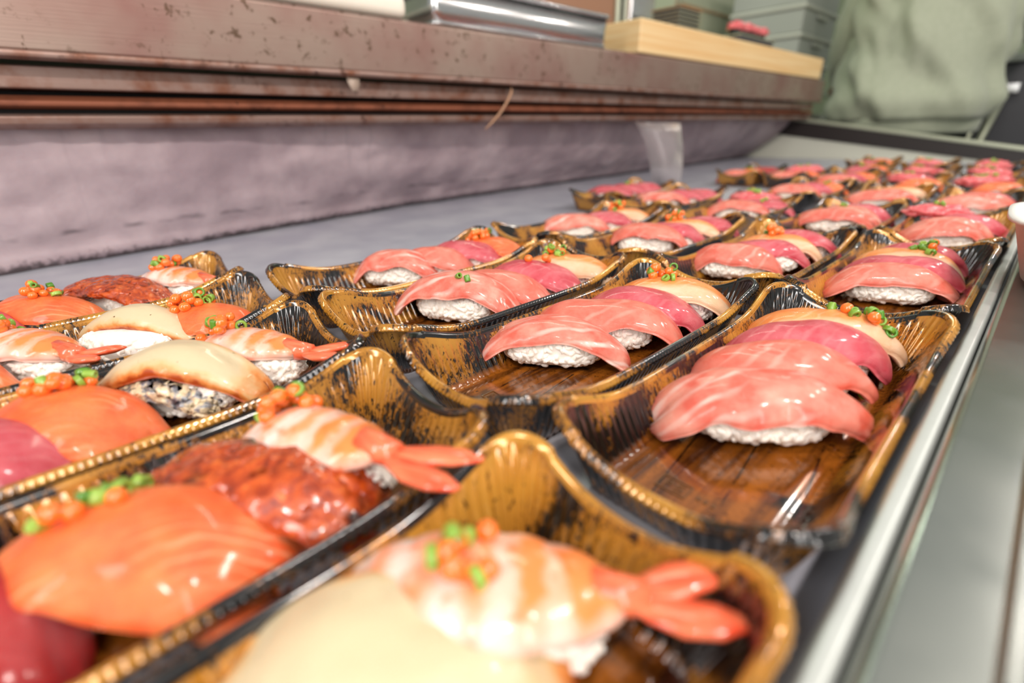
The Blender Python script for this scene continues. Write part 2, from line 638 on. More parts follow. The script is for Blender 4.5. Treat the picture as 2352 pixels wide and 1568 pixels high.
# steel counter above the case
c = empty('steel_counter', (-640, 680, 188))
tag(c, 'long stained steel counter edge running above the frosted case wall', 'counter')
c_l = MB()
c_l.prism_y([(-460, 8), (-2, 8), (0, 10), (0, 70), (-3, 73.5), (-460, 73.5)], -1380, 1380)
c_l.obj('counter_slab', M['counter'], c, bevel=1.5)
c_l = MB()
c_l.prism_y([(-16, 3), (-4, 2), (1.2, 4), (1.8, 7), (0.5, 9.5), (-6, 10), (-16, 9)], -1380, 1380)
c_l.obj('hemmed_edge', M['rail'], c, bevel=0.6)

# sloping end of the case
yE = 2050
V = [(-1040, yE, 0), (60, yE, 0), (60, yE, 2), (-1040, yE, 140)]
o = MB()
o.add([(-1040, yE, -6), (60, yE, -6), (60, yE, 1), (-1040, yE, 130), (-1040, yE + 20, -6), (60, yE + 20, -6), (60, yE + 20, 1), (-1040, yE + 20, 130)],
      [(0, 1, 2, 3), (5, 4, 7, 6), (0, 4, 5, 1), (3, 2, 6, 7), (1, 5, 6, 2), (0, 3, 7, 4)])
o = o.obj('wall_case_end', M['endwhite'])
tag(structure(o), 'white inner face at the far end of the case')
o = MB()
o.add([(-1040, yE - 6, 120), (60, yE - 6, -20), (60, yE - 6, 14), (-1040, yE - 6, 182), (-1040, yE + 26, 120), (60, yE + 26, -20), (60, yE + 26, 14), (-1040, yE + 26, 182)],
      [(0, 1, 2, 3), (5, 4, 7, 6), (0, 4, 5, 1), (3, 2, 6, 7), (1, 5, 6, 2), (0, 3, 7, 4)])
e = empty('case_end_panel', (0, 0, 0))
tag(e, 'dark sloping end panel with a pale metal lip behind the farthest trays', 'panel')
o.obj('dark_band', M['darkpanel'], e, bevel=2)
o = MB()
o.add([(-1040, yE - 10, 182), (60, yE - 10, 14), (60, yE - 10, 27), (-1040, yE - 10, 192), (-1040, yE + 34, 182), (60, yE + 34, 14), (60, yE + 34, 27), (-1040, yE + 34, 192)],
      [(0, 1, 2, 3), (5, 4, 7, 6), (0, 4, 5, 1), (3, 2, 6, 7), (1, 5, 6, 2), (0, 3, 7, 4)])
o.obj('metal_lip', M['lip'], e, bevel=3)

# front ledge of the case
e = empty('steel_ledge', (0, 680, 0))
tag(e, 'bright brushed steel ledge along the front edge of the case', 'ledge')
MB().prism_y([(-1.2, -6), (5.6, -6), (5.6, 21.5), (4.2, 24.5), (0.4, 24.5), (-1.2, 22)], -1380, 1400).obj('rail_strip', M['strip'], e, bevel=0.8)
MB().prism_y([(6.3, 10), (220, 10), (220, 26), (9, 26), (6.3, 23.5)], -1380, 1400).obj('shelf_plate', M['ledge'], e, bevel=1.2)
MB().prism_y([(26, 26), (27.5, 27.4), (30, 27.4), (31.5, 26)], -1380, 1400).obj('pressed_ridge', M['ledge'], e)

# room beyond
o = MB().box(-3500, 1500, -1500, 5200, -830, -800).obj('floor', M['floor'])
structure(o)
o = MB().box(-3500, 1500, 5200, 5250, -800, 2400).obj('wall_back', M['greenwall'])
tag(structure(o), 'pale green kitchen wall far behind')
o = MB().box(-2600, -2550, -1500, 5200, -800, 2400).obj('wall_left', M['greenwall'])
structure(o)

# ------------------------------------------------------------------ trays
A0, B0, R0 = 45.6, 108.3, 17.0


def tray_outline():
    """parameter list: (kind, data, dist to nearest corner middle, on long side?)"""
    pts = []
    npl, nps, nc = 210, 84, 36
    a, b, r = A0, B0, R0
    ls, ll = 2 * (a - r), 2 * (b - r)
    # start at +x side going +y
    segs = [('s', (a, -1), (0, 1), ll, npl, 'L'), ('c', 0), ('s', (1, b), (-1, 0), ls, nps, 'S'), ('c', 1),
            ('s', (-a, 1), (0, -1), ll, npl, 'L'), ('c', 2), ('s', (-1, -b), (1, 0), ls, nps, 'S'), ('c', 3)]
    arc = 0
    half = math.pi * r / 4
    for s in segs:
        if s[0] == 's':
            n = s[4]
            for k in range(n):
                f = k / n
                q = min(f, 1 - f) * s[3] + half
                pts.append(('s', s, f, q, s[5], arc + f * s[3]))
            arc += s[3]
        else:
            for k in range(nc):
                f = k / nc
                q = abs(f - 0.5) * math.pi * r / 2
                pts.append(('c', s[1], f, q, 'C', arc + f * math.pi * r / 2))
            arc += math.pi * r / 2
    return pts, arc


TP, TARC = tray_outline()


def tray_ring(inset, zf, rib=0.0, bow=0.0, ribp=4.4):
    a, b = A0 - inset, B0 - inset
    r = max(R0 - inset * 0.75, 5)
    out = []
    for kind, s, f, q, side, arc in TP:
        wv = 0
        if rib:
            nr = round(TARC / ribp)
            wv = rib * (0.5 + 0.5 * math.cos(2 * math.pi * nr * arc / TARC)) ** 1.5
        if kind == 's':
            dx, dy = s[2]
            ln = 2 * (b - r) if side == 'L' else 2 * (a - r)
            if dy:
                x = a * (1 if s[1][0] > 0 else -1)
                y = dy * (f - 0.5) * ln
            else:
                y = b * (1 if s[1][1] > 0 else -1)
                x = dx * (f - 0.5) * ln
            nx, ny = (dy, -dx)
        else:
            th = s * math.pi / 2 + f * math.pi / 2
            cx = (a - r) * (1 if s in (0, 3) else -1)
            cy = (b - r) * (1 if s in (0, 1) else -1)
            nx, ny = math.cos(th), math.sin(th)
            x, y = cx + r * nx, cy + r * ny
        bw = bow * (1 - math.exp(-(q / 26) ** 2))
        x -= nx * (wv + bw)
        y -= ny * (wv + bw)
        sg = 20.0 if side == 'S' else 30.0
        rim = 23.0 + 12.5 * math.exp(-(q / sg) ** 2)
        if side == 'C':
            rim = 23.0 + 12.5 * math.exp(-(q / 25.0) ** 2)
        out.append((x, y, zf(rim, arc)))
    return out


def rings_mesh(name, rings, mat, cap0=False, cap1=False):
    n = len(TP)
    V = [p for r in rings for p in r]
    F = []
    for k in range(len(rings) - 1):
        for i in range(n):
            j = (i + 1) % n
            F.append((k * n + i, k * n + j, (k + 1) * n + j, (k + 1) * n + i))
    if cap0:
        F.append(tuple(range(n - 1, -1, -1)))
    if cap1:
        m = (len(rings) - 1) * n
        F.append(tuple(m + i for i in range(n)))
    return mesh(name, V, F, mat)


def zc(v):
    return lambda rim, arc: v


R = []
R.append(tray_ring(25, zc(2.4)))
R.append(tray_ring(20.5, zc(2.4)))
R.append(tray_ring(19.2, zc(1.2)))
R.append(tray_ring(16.0, zc(1.1)))
for k in range(9):
    tt = k / 8
    ins = 14.6 - 11.4 * tt ** 0.8
    env = math.sin(math.pi * min(1, 0.12 + tt * 0.95)) ** 0.6
    R.append(tray_ring(ins, (lambda tt: lambda rim, arc: 1.8 + (rim - 3.0 - 1.8) * tt)(tt), rib=1.15 * env, bow=2.0 * tt))
inner_top = R[-1]
body_in = R
R2 = []
for k in range(7):
    tt = 1 - k / 6
    ins = 14.2 - 11.6 * tt ** 0.8 - 0.9
    env = math.sin(math.pi * min(1, 0.12 + tt * 0.9)) ** 0.6
    R2.append(tray_ring(ins, (lambda tt: lambda rim, arc: 0.2 + (rim - 3.2 - 0.2) * tt)(tt), rib=1.15 * env, bow=2.0 * tt))
TRAY_IN = rings_mesh('tray_inner', body_in[::-1], M['tray'], cap1=True)
TRAY_OUT = rings_mesh('tray_outer', R2[::-1], M['tray'], cap0=True)
nb = round(TARC / 2.6)


def bead(d, amp=0.25):
    return lambda rim, arc: rim + d + amp * math.cos(2 * math.pi * nb * arc / TARC)


RR = [tray_ring(3.3, lambda rim, a: rim - 3.0, bow=2.0), tray_ring(2.7, lambda rim, a: rim - 1.2, bow=2.0),
      tray_ring(1.9, lambda rim, a: rim - 0.25, bow=2.0), tray_ring(1.0, lambda rim, a: rim, bow=2.0),
      tray_ring(0.1, lambda rim, a: rim - 0.5, bow=2.0), tray_ring(-0.5, bead(-1.4, 0.0), rib=0.35, bow=2.0, ribp=2.6),
      tray_ring(-1.3, bead(-2.2, 0.0), rib=0.6, bow=2.0, ribp=2.6), tray_ring(-1.6, bead(-3.0, 0.0), rib=0.6, bow=2.0, ribp=2.6),
      tray_ring(-0.8, lambda rim, a: rim - 3.5, bow=2.0), tray_ring(1.8, lambda rim, a: rim - 3.2, bow=2.0)]
TRAY_RIM = rings_mesh('tray_rim', RR[::-1], M['tray'])
# small embossed recycling mark: a frame with two letters' strokes and a line of dots
mk = MB()
for (x0, x1, y0, y1) in ((-6, 6, 3.4, 4), (-6, 6, -4, -3.4), (-6, -5.4, -4, 4), (5.4, 6, -4, 4),
                         (-3.6, -3.0, -2.2, 2.2), (-3.6, -0.8, 1.6, 2.2), (-1.4, -0.8, 0, 2.2), (-3.6, -0.8, -0.2, 0.4),
                         (0.8, 3.8, 1.6, 2.2), (0.8, 1.4, 0, 2.2), (0.8, 3.8, -0.2, 0.4), (3.2, 3.8, -2.2, 0.4), (0.8, 3.8, -2.2, -1.6),
                         (9, 10.4, -1, 1), (11.6, 13, -1, 1), (14.4, 15.8, -1, 1)):
    mk.box(x0, x1, y0, y1, 0, 0.35)
MARK = mesh('mark', mk.v, mk.f, M['tray_mark'], smooth=False)

ROWN = {'T': 'nearest-row', 'M': 'second-row', 'U': 'third-row', 'V': 'fourth-row', 'W': 'fifth-row', 'X': 'sixth-row', 'Y': 'seventh-row', 'Z': 'eighth-row'}
COLN = {2: 'beside the ledge', 3: 'second from the ledge', 4: 'third from the ledge', 5: 'fourth from the ledge', 6: 'fifth from the ledge'}


def tray(tid, x, y, rz):
    row, c = tid[0], int(tid[1])
    r = empty('sushi_tray', (x, y, 0.2), rz)
    tag(r, 'black and gold wavy-rimmed plastic tray, %s tray %s' % (ROWN[row], COLN[c]), 'tray', 'black and gold sushi trays')
    link('tray_inside', TRAY_IN, r)
    link('tray_outside', TRAY_OUT, r)
    link('rim', TRAY_RIM, r)
    if row in 'TMU':
        m = link('recycling_mark', MARK, r)
        m.location = (-0.008, -0.074, 0.0024)
    return r


TRAYS = {
    'T2': (-49, -114, 0), 'T3': (-144, -115, 0.3), 'T4': (-239, -113, -0.3), 'T5': (-334, -114, 0), 'T6': (-429, -114, 0.4),
    'M2': (-49, 112, 0), 'M3': (-144, 108, -0.3), 'M4': (-243, 111, 0.3), 'M5': (-339, 112, 0.2),
    'U2': (-49, 334, 0), 'U3': (-144, 332, 0.3), 'U4': (-248, 337, 0), 'U5': (-348, 343, 0.8),
    'V2': (-47, 562, 0), 'V3': (-146, 556, 0), 'V4': (-262, 562, 1), 'V5': (-378, 590, 2), 'V6': (-490, 632, 4),
    'W2': (-50, 785, 0), 'W3': (-150, 790, 0), 'W4': (-262, 800, 0),
    'X2': (-55, 1010, 0), 'X3': (-158, 1015, 0), 'X4': (-266, 1030, 0), 'X5': (-368, 1110, 0), 'X6': (-466, 1105, 2),
    'Y2': (-62, 1240, 0), 'Y3': (-168, 1250, 0), 'Y4': (-290, 1300, 0),
    'Z2': (-78, 1475, 0), 'Z3': (-200, 1500, 0), 'Z4': (-325, 1540, 0),
}
for k, (x, y, a) in TRAYS.items():
    tray(k, x, y, a)

# ------------------------------------------------------------------ sushi parts
gv, gf = ell(8, 6)


def rice_mesh(seed):
    r = random.Random(seed)
    mb = MB()
    hx, hy, hz, cz = 28.0, 14.2, 10.2, 11.0

    def surf(th, ph):
        def sp(c, e):
            return math.copysign(abs(c) ** e, c)
        x = hx * sp(math.cos(ph), 0.7) * sp(math.cos(th), 0.75)
        y = hy * sp(math.cos(ph), 0.7) * sp(math.sin(th), 0.75)
        z = cz + hz * sp(math.sin(ph), 0.75)
        return Vector((x, y, z))
    nu, nv = 24, 12
    v, f = ell(nu, nv)
    cv = []
    for p in v:
        ph = math.asin(max(-1, min(1, p[2])))
        th = math.atan2(p[1], p[0])
        q = surf(th, ph)
        q = Vector((q.x * 0.95, q.y * 0.93, (q.z - cz) * 0.93 + cz))
        cv.append(q)
    mb.add(cv, f)
    for k in range(430):
        th = r.uniform(-math.pi, math.pi)
        ph = math.asin(r.uniform(-0.98, 0.75))
        p = surf(th, ph)
        n = Vector((p.x / hx ** 2, p.y / hy ** 2, (p.z - cz) / hz ** 2)).normalized()
        p -= n * r.uniform(0.6, 1.7)
        if p.z < 2.0:
            p.z = 2.0
        tan = n.cross(Vector((r.gauss(0, 1), r.gauss(0, 1), r.gauss(0, 1)))).normalized()
        tan = (tan + n * r.uniform(-0.35, 0.35)).normalized()
        b = n.cross(tan).normalized()
        n2 = tan.cross(b)
        Mr = Matrix((tan, b, n2)).transposed()
        L = r.uniform(2.4, 3.1)
        wv = r.uniform(1.1, 1.4)
        mb.add([p + Mr @ Vector((q[0] * L, q[1] * wv, q[2] * wv)) for q in gv], gf)
    return mesh('rice', mb.v, mb.f, M['rice'])


RICE = [rice_mesh(s) for s in range(4)]


class Slab:
    def __init__(self, L=84, W=36, T=6, zt=27, z0=6, z1=6, crown=9, p=2.2, tap0=0.35, tap1=0.35, skew=0.0, bend=0.0,
                 amp=1.0, seed=0, blunt=9, edge=0.8, seg=0, cp=2.4, x0=0.0, y0=0.0, fold=0.0, cf=None, rough=0.0, ns=56, nt=20):
        self.__dict__.update(locals())
        r = random.Random(seed * 7 + 1)
        self.off = (r.uniform(0, 50), r.uniform(0, 50))

    def mid(self, s, t):
        ze = self.z0 if s < 0 else self.z1
        tap = self.tap0 if s < 0 else self.tap1
        a = abs(s)
        z = ze + (self.zt - ze) * (1 - a ** self.p)
        x = s * self.L / 2
        hw = self.W / 2 * (1 - tap * a ** 2.0) * (1 - min(a, 0.9999) ** (self.blunt * 2)) ** 0.5
        ox, oy = self.off
        e = fbm(ox + s * 2.2, oy + (3 if t > 0 else 7), 0, 3) * self.edge * abs(t) ** 2
        y = t * hw + self.skew * s + self.bend * s * s + e
        z -= (self.crown if t > 0 or self.cf is None else self.cf * (1 + 0.55 * fbm(self.off[0] + s * 1.7, 3.3, 1.0, 2))) * abs(t) ** self.cp * (1 - 0.5 * a ** 2)
        nz = fbm(ox + s * 1.6, oy + t * 1.1, 5.0, 3)
        z += nz * self.amp
        if self.rough:
            z += self.rough * fbm(ox + s * 9, oy + t * 5, 2.0, 3)
        if self.fold and s > 0.7:
            k = (s - 0.7) / 0.3
            z += self.fold * k * k
        x += fbm(ox + t * 1.5, oy + s, 9.0, 2) * self.edge * 1.6 * a ** 3
        return Vector((x + self.x0, y + self.y0, max(z, 1.2)))

    def nrm(self, s, t):
        h = 0.01
        du = self.mid(min(s + h, 0.995), t) - self.mid(max(s - h, -0.995), t)
        dv = self.mid(s, min(t + h, 1)) - self.mid(s, max(t - h, -1))
        n = du.cross(dv)
        return n.normalized() if n.length > 1e-9 else Vector((0, 0, 1))

    def thick(self, s, t):
        e = (1 - abs(t) ** 7) ** 0.5 * (1 - abs(s) ** 16) ** 0.5
        k = 1.0
        if self.seg:
            k = 0.86 + 0.20 * abs(math.cos(math.pi * self.seg * (s + 1) / 2)) ** 0.6
        return self.T / 2 * e * k

    def top(self, s, t):
        return self.mid(s, t) + self.nrm(s, t) * self.thick(s, t)

    def build(self, name, mat):
        ns, nt = self.ns, self.nt
        V, UV, F = [], [], []
        S = [math.sin((2 * i / ns - 1) * math.pi / 2 * 0.92) / math.sin(math.pi / 2 * 0.92) for i in range(ns + 1)]
        Tt = [math.sin((2 * j / nt - 1) * math.pi / 2 * 0.92) / math.sin(math.pi / 2 * 0.92) for j in range(nt + 1)]
        for sgn in (1, -1):
            for s in S:
                for t in Tt:
                    p = self.mid(s, t)
                    n = self.nrm(s, t)
                    q = p + n * self.thick(s, t) * sgn
                    q.z = max(q.z, 0.6)
                    V.append(q)
                    UV.append(((s + 1) / 2, (t + 1) / 2))
        m = (ns + 1) * (nt + 1)
        for i in range(ns):
            for j in range(nt):
                a = i * (nt + 1) + j
                F.append((a, a + nt + 1, a + nt + 2, a + 1))
                F.append((m + a, m + a + 1, m + a + nt + 2, m + a + nt + 1))
        # close the rim
        ring = [i * (nt + 1) for i in range(ns + 1)] + [ns * (nt + 1) + j for j in range(1, nt + 1)] + \
               [i * (nt + 1) + nt for i in range(ns - 1, -1, -1)] + [j for j in range(nt - 1, 0, -1)]
        for k in range(len(ring)):
            a, b = ring[k], ring[(k + 1) % len(ring)]
            F.append((a, b, m + b, m + a))
        return mesh(name, V, F, mat, UV)


# garnish meshes
rv, rf = ell(14, 10)
ROE = [mesh('roe', [(p[0] * r, p[1] * r, p[2] * r * 0.95) for p in rv], rf, M['roe']) for r in (2.9, 3.2, 2.6)]


def ring_mesh(ro, ri, h):
    n = 14
    V = []
    for (r_, z) in ((ri, -h), (ro * 0.94, -h), (ro, -h * 0.7), (ro, h * 0.7), (ro * 0.94, h), (ri, h)):
        V += [(r_ * math.cos(2 * math.pi * k / n), r_ * math.sin(2 * math.pi * k / n), z) for k in range(n)]
    F = []
    for j in range(6):
        jj = (j + 1) % 6
        for k in range(n):
            kk = (k + 1) % n
            F.append((j * n + k, j * n + kk, jj * n + kk, jj * n + k))
    return mesh('scallion', V, F, M['scallion'])


SCAL = [ring_mesh(2.5, 1.4, 1.7), ring_mesh(2.9, 1.7, 1.2), ring_mesh(2.0, 1.1, 2.2)]


def garnish(root, fn, c, nroe, nscal, rad, seed, spread=1.0):
    r = random.Random(seed)
    k = 0
    pts = []
    tries = 0
    while k < nroe and tries < 400:
        tries += 1
        a = r.uniform(0, 2 * math.pi)
        q = rad * math.sqrt(r.random())
        s, t = c[0] + q * math.cos(a) / 40, c[1] + q * math.sin(a) / 17
        s, t = max(-0.9, min(0.9, s)), max(-0.9, min(0.9, t))
        p = fn(s, t)
        h = 1.7
        for pp in pts:
            if (pp - p - Vector((0, 0, h))).length < 4.9:
                h += 2.4
        if h > 6.6:
            continue
        p = p + Vector((0, 0, h))
        pts.append(p)
        o = link('roe_bead', ROE[r.randrange(3)], root)
        o.location = p * MM
        k += 1
    for i in range(nscal):
        a = r.uniform(0, 2 * math.pi)
        q = rad * r.uniform(0.2, 1.25) * spread
        s, t = c[0] + q * math.cos(a) / 40, c[1] + q * math.sin(a) / 17
        s, t = max(-0.85, min(0.85, s)), max(-0.85, min(0.85, t))
        p = fn(s, t)
        h = 1.3
        for pp in pts:
            if (Vector((pp.x, pp.y)) - Vector((p.x, p.y))).length < 2.8:
                h = max(h, pp.z - p.z + 2.6)
        o = link('scallion_ring', SCAL[r.randrange(3)], root)
        o.location = (p + Vector((0, 0, min(h, 7)))) * MM
        o.rotation_euler = (r.uniform(0, 3.1), r.uniform(0, 3.1), r.uniform(0, 3.1))


LOOK = {
    'tuna': ('tuna_nigiri', 'deep pink lean tuna nigiri'),
    'redtuna': ('tuna_nigiri', 'dark red tuna nigiri'),
    'chutoro': ('fatty_tuna_nigiri', 'pale pink tuna nigiri'),
    'otoro': ('fatty_tuna_nigiri', 'marbled fatty tuna nigiri'),
    'salmon': ('salmon_nigiri', 'orange salmon nigiri'),
    'belly': ('salmon_nigiri', 'cream-sided salmon nigiri'),
    'shrimp': ('shrimp_nigiri', 'striped shrimp nigiri'),
    'eel': ('eel_nigiri', 'glazed brown eel nigiri'),
    'shell': ('shellfish_nigiri', 'seared cream shellfish nigiri'),
    'gunkan': ('gunkan_roll', 'minced tuna seaweed roll'),
}
POS = ['frontmost', 'second', 'third', 'fourth', 'rearmost']
SEED = [100]


def sushi(tid, kind, x, y, rz, pos, roe=0, scal=0, at=(0.0, 0.0), rx=0.0, grad=8, lowz=0.0, **kw):
    SEED[0] += 1
    seed = SEED[0]
    r = random.Random(seed)
    nm, look = LOOK[kind]
    root = empty(nm, (x, y, 2.9 + lowz), rz, rx)
    lab = '%s, %s piece in the %s tray %s' % (look, pos, ROWN[tid[0]], COLN[int(tid[1])])
    tag(root, lab, 'sushi', 'sushi pieces in the %s trays' % ROWN[tid[0]])
    rc = link('rice', RICE[seed % 4], root)
    rc['kind'] = 'stuff'
    rc.rotation_euler.z = math.pi * (seed % 2)
    far = tid[0] in 'VWXYZ'
    res = dict(ns=32, nt=14) if far else {}
    if kind in ('tuna', 'redtuna', 'chutoro', 'otoro', 'salmon', 'belly'):
        d = dict(L=r.uniform(73, 80), W=r.uniform(34, 38), T=r.uniform(6, 7.2), zt=r.uniform(24.5, 26), z0=r.uniform(2.5, 6), z1=r.uniform(2.5, 5), cf=r.uniform(7, 11), y0=1.0,
                 crown=r.uniform(8, 12), p=r.uniform(2.5, 3.4), tap0=r.uniform(0.15, 0.45), tap1=r.uniform(0.15, 0.4), skew=r.uniform(-4, 4),
                 bend=r.uniform(-3, 3), amp=1.4, seed=seed, edge=2.0)
        if kind == 'belly':
            d.update(T=7.5, crown=11, cf=8, W=34, tap0=0.3, tap1=0.2, edge=1.0, amp=0.8)
        d.update(res)
        d.update(kw)
        sl = Slab(**d)
        link('fish_slice', sl.build('slice', M[kind]), root)
        fn = sl.top
    elif kind == 'shrimp':
        d = dict(L=62, W=30, T=8, zt=25.5, z0=14, z1=19, crown=9, cf=6, p=2.3, tap0=0.25, tap1=0.62, amp=0.6, seed=seed, edge=0.7, seg=6, blunt=7, x0=-3)
        d.update(res)
        d.update(kw)
        sl = Slab(**d)
        link('shrimp_body', sl.build('shrimp', M['shrimp']), root)
        fn = sl.top
        ex = d['L'] / 2 + d['x0']
        mb = MB()
        mb.tube([(ex - 7, 0, d['z1'] + 2.0), (ex + 1, 0, d['z1'] + 0.8), (ex + 7, 0, d['z1'] + 0.4)], [5.6, 5.0, 4.2], 12)
        tl_ = d['z1'] > 22 and 1.0 or 0.8
        for sg in (-1, 1):
            mb.tube([(ex + 3, 0.8 * sg, d['z1']), (ex + 9 * tl_, 2.6 * sg, d['z1'] + 0.2), (ex + 18 * tl_, 5.0 * sg, d['z1'] + 0.6), (ex + 27 * tl_, 6.4 * sg, d['z1'] + 1.8),
                     (ex + 35 * tl_, 7.4 * sg, d['z1'] + 2.8)], [2.4, 4.4, 6.0, 5.4, 1.6], 12, flat=0.4)
        tl = link('shrimp_tail', mesh('tail', mb.v, mb.f, M['tail']), root)
        tl['label'] = 'red-orange tail fan'
    elif kind == 'eel':
        d = dict(L=80, W=38, T=7.5, zt=24, z0=9, z1=8, crown=9, p=2.6, tap0=0.25, tap1=0.2, amp=2.4, rough=0.7, seed=seed, edge=3.6, cf=5, ns=96, nt=40)
        d.update(res)
        d.update(kw)
        sl = Slab(**d)
        link('eel_fillet', sl.build('eel', M['eel']), root)
        fn = sl.top
    elif kind == 'shell':
        d = dict(L=82, W=28, T=7.5, zt=28, z0=4.5, z1=4.5, crown=2.5, cf=7, p=2.2, tap0=0.45, tap1=0.45, amp=1.2, seed=seed, edge=1.4, y0=2, skew=2)
        man = kw.pop('mantle', True)
        d.update(kw)
        sl = Slab(**d)
        link('shellfish_slice', sl.build('shell', M['shell']), root)
        fn = sl.top
        if man:
            s2 = Slab(L=54, W=16, T=4.5, zt=20.5, z0=9, z1=10, crown=6, p=2.0, tap0=0.3, tap1=0.2, amp=2.0, rough=2.5, seed=seed + 5, edge=4.0, y0=-9.5, x0=-1)
            m = link('mantle', s2.build('mantle', M['mantle']), root)
            m['label'] = 'dark grey frilly shellfish mantle'
    else:  # gunkan
        mb = MB()
        n = 40
        V, F = [], []
        for (k, z) in ((1.0, 0.8), (1.0, 21.0), (0.965, 21.0), (0.965, 0.8)):
            for i in range(n):
                a = 2 * math.pi * i / n
                cx = math.copysign(abs(math.cos(a)) ** 0.7, math.cos(a)) * 27 * k
                cy = math.copysign(abs(math.sin(a)) ** 0.8, math.sin(a)) * 15 * k
                V.append((cx, cy, z + 1.2 * math.sin(3 * a + seed) * (z > 10)))
        for j in range(4):
            jj = (j + 1) % 4
            for i in range(n):
                F.append((j * n + i, j * n + (i + 1) % n, jj * n + (i + 1) % n, jj * n + i))
        link('nori_band', mesh('nori', V, F, M['nori']), root)
        nu, nv = 40, 20
        v, f = ell(nu, nv)
        P = []
        for q in v:
            k = 1 + 0.26 * fbm(q[0] * 2.6 + seed, q[1] * 2.6, q[2] * 2.6, 4) + 0.12 * fbm(q[0] * 7 + seed, q[1] * 7, q[2] * 7, 2)
            P.append((q[0] * 31 * k, q[1] * 18 * k, 24 + q[2] * 9.5 * k))
        link('minced_tuna', mesh('mince', P, f, M['mince']), root)

        def fn(s, t):
            return Vector((s * 29, t * 16, 24 + 9.5 * math.sqrt(max(0.05, 1 - s * s - t * t * 0.6))))
    if roe or scal:
        garnish(root, fn, at, roe, scal, grad, seed)
    return root


# ---- nearest row
S = sushi
S('T2', 'shell', -62, -77, 41, 'frontmost', zt=23.5, W=34, z0=3, crown=0.5)
S('T2', 'shrimp', -59, -50, 43, 'rearmost', roe=9, scal=5, at=(-0.05, 0.1), grad=9, L=68, W=33)
S('T3', 'redtuna', -149, -155, 42, 'frontmost', W=38)
S('T3', 'salmon', -139, -113, 44, 'second', roe=3, scal=9, at=(-0.25, 0.35), grad=9, W=42, L=84, zt=27)
S('T3', 'eel', -146, -78, 40, 'third', W=40, L=86)
S('T3', 'shrimp', -146, -54, 20, 'rearmost', roe=12, scal=9, at=(-0.45, 0.2), grad=9, z1=26, zt=27)
S('T4', 'tuna', -236, -150, 38, 'frontmost')
S('T4', 'salmon', -244, -122, 34, 'second', roe=10, scal=6, at=(-0.15, 0.3), grad=9, W=40)
S('T4', 'shell', -250, -80, 42, 'third', zt=30)
S('T4', 'shrimp', -256, -45, 38, 'rearmost', roe=14, scal=4, at=(-0.4, 0.0), grad=10)
S('T5', 'salmon', -330, -164, 36, 'frontmost')
S('T5', 'shrimp', -343, -130, 34, 'second', roe=12, scal=6, at=(-0.5, 0.1), grad=9)
S('T5', 'shell', -338, -88, 38, 'third', y0=9, W=20, zt=27, mantle=False)
S('T5', 'salmon', -325, -50, 30, 'rearmost', roe=14, scal=8, at=(-0.25, 0.1), grad=9)
S('T6', 'tuna', -434, -162, 38, 'frontmost')
S('T6', 'salmon', -434, -126, 38, 'second', roe=10, scal=6, at=(0.1, 0.1), grad=9)
S('T6', 'eel', -448, -82, 32, 'third', L=92)
S('T6', 'shrimp', -440, -42, 34, 'rearmost', roe=16, scal=6, at=(-0.2, 0.1), grad=9)

# ---- second row
S('M2', 'otoro', -49, 91, 43, 'frontmost', L=86, W=38, zt=25, z0=3, z1=6, crown=9, tap0=0.3, tap1=0.55, edge=3.0)
S('M2', 'chutoro', -54, 126, 40, 'second', L=82, W=38, zt=26)
S('M2', 'tuna', -53, 159, 37, 'third', L=80, W=38, zt=27, crown=12)
S('M2', 'belly', -54, 186, 34, 'rearmost', roe=5, scal=13, at=(0.45, 0.05), grad=12, L=78, zt=26)
S('M3', 'otoro', -158, 83, 38, 'frontmost', L=84, W=34, zt=24, crown=8, z0=3, z1=3, p=2.3, cf=6.5)
S('M3', 'chutoro', -151, 120, 36, 'second', L=92, W=38, z1=3)
S('M3', 'tuna', -150, 155, 33, 'third', L=80)
S('M3', 'belly', -146, 186, 30, 'rearmost', roe=9, scal=6, at=(-0.15, 0.25), L=82)
S('M4', 'otoro', -252, 87, 32, 'frontmost', L=88, W=40, zt=30, z0=3, z1=3, scal=2, at=(0.1, -0.6))
S('M4', 'chutoro', -249, 121, 32, 'second', L=86)
S('M4', 'tuna', -246, 155, 30, 'third', L=82, roe=3, at=(0.1, 0.2))
S('M4', 'belly', -240, 188, 28, 'rearmost', roe=4, scal=10, at=(-0.2, 0.2), L=86)
S('M5', 'otoro', -357, 102, 42, 'frontmost', zt=28)
S('M5', 'chutoro', -346, 133, 36, 'second')
S('M5', 'tuna', -343, 165, 34, 'third')
S('M5', 'salmon', -338, 194, 30, 'rearmost', roe=16, scal=7, at=(-0.35, 0.2), grad=9)

# ---- third row
S('U2', 'chutoro', -51, 326, 28, 'frontmost', L=84, W=36)
S('U2', 'tuna', -48, 356, 30, 'second', L=80)
S('U2', 'belly', -53, 386, 28, 'third', roe=5, scal=12, at=(0.25, 0.1))
S('U2', 'tuna', -50, 415, 28, 'rearmost')
S('U3', 'chutoro', -158, 314, 33, 'frontmost', L=76)
S('U3', 'tuna', -148, 348, 32, 'second')
S('U3', 'belly', -148, 380, 32, 'third', roe=12, scal=4, at=(-0.1, 0.3))
S('U3', 'tuna', -142, 411, 30, 'rearmost')
S('U4', 'chutoro', -261, 340, 30, 'frontmost', L=84, zt=28)
S('U4', 'tuna', -251, 368, 30, 'second')
S('U4', 'belly', -250, 400, 30, 'third', roe=14, scal=8, at=(-0.3, 0.2))
S('U4', 'tuna', -243, 430, 30, 'rearmost')
S('U5', 'otoro', -368, 352, 36, 'frontmost', L=86)
S('U5', 'tuna', -352, 392, 34, 'second')
S('U5', 'belly', -346, 426, 32, 'rearmost', roe=14, scal=8, at=(-0.3, 0.1))

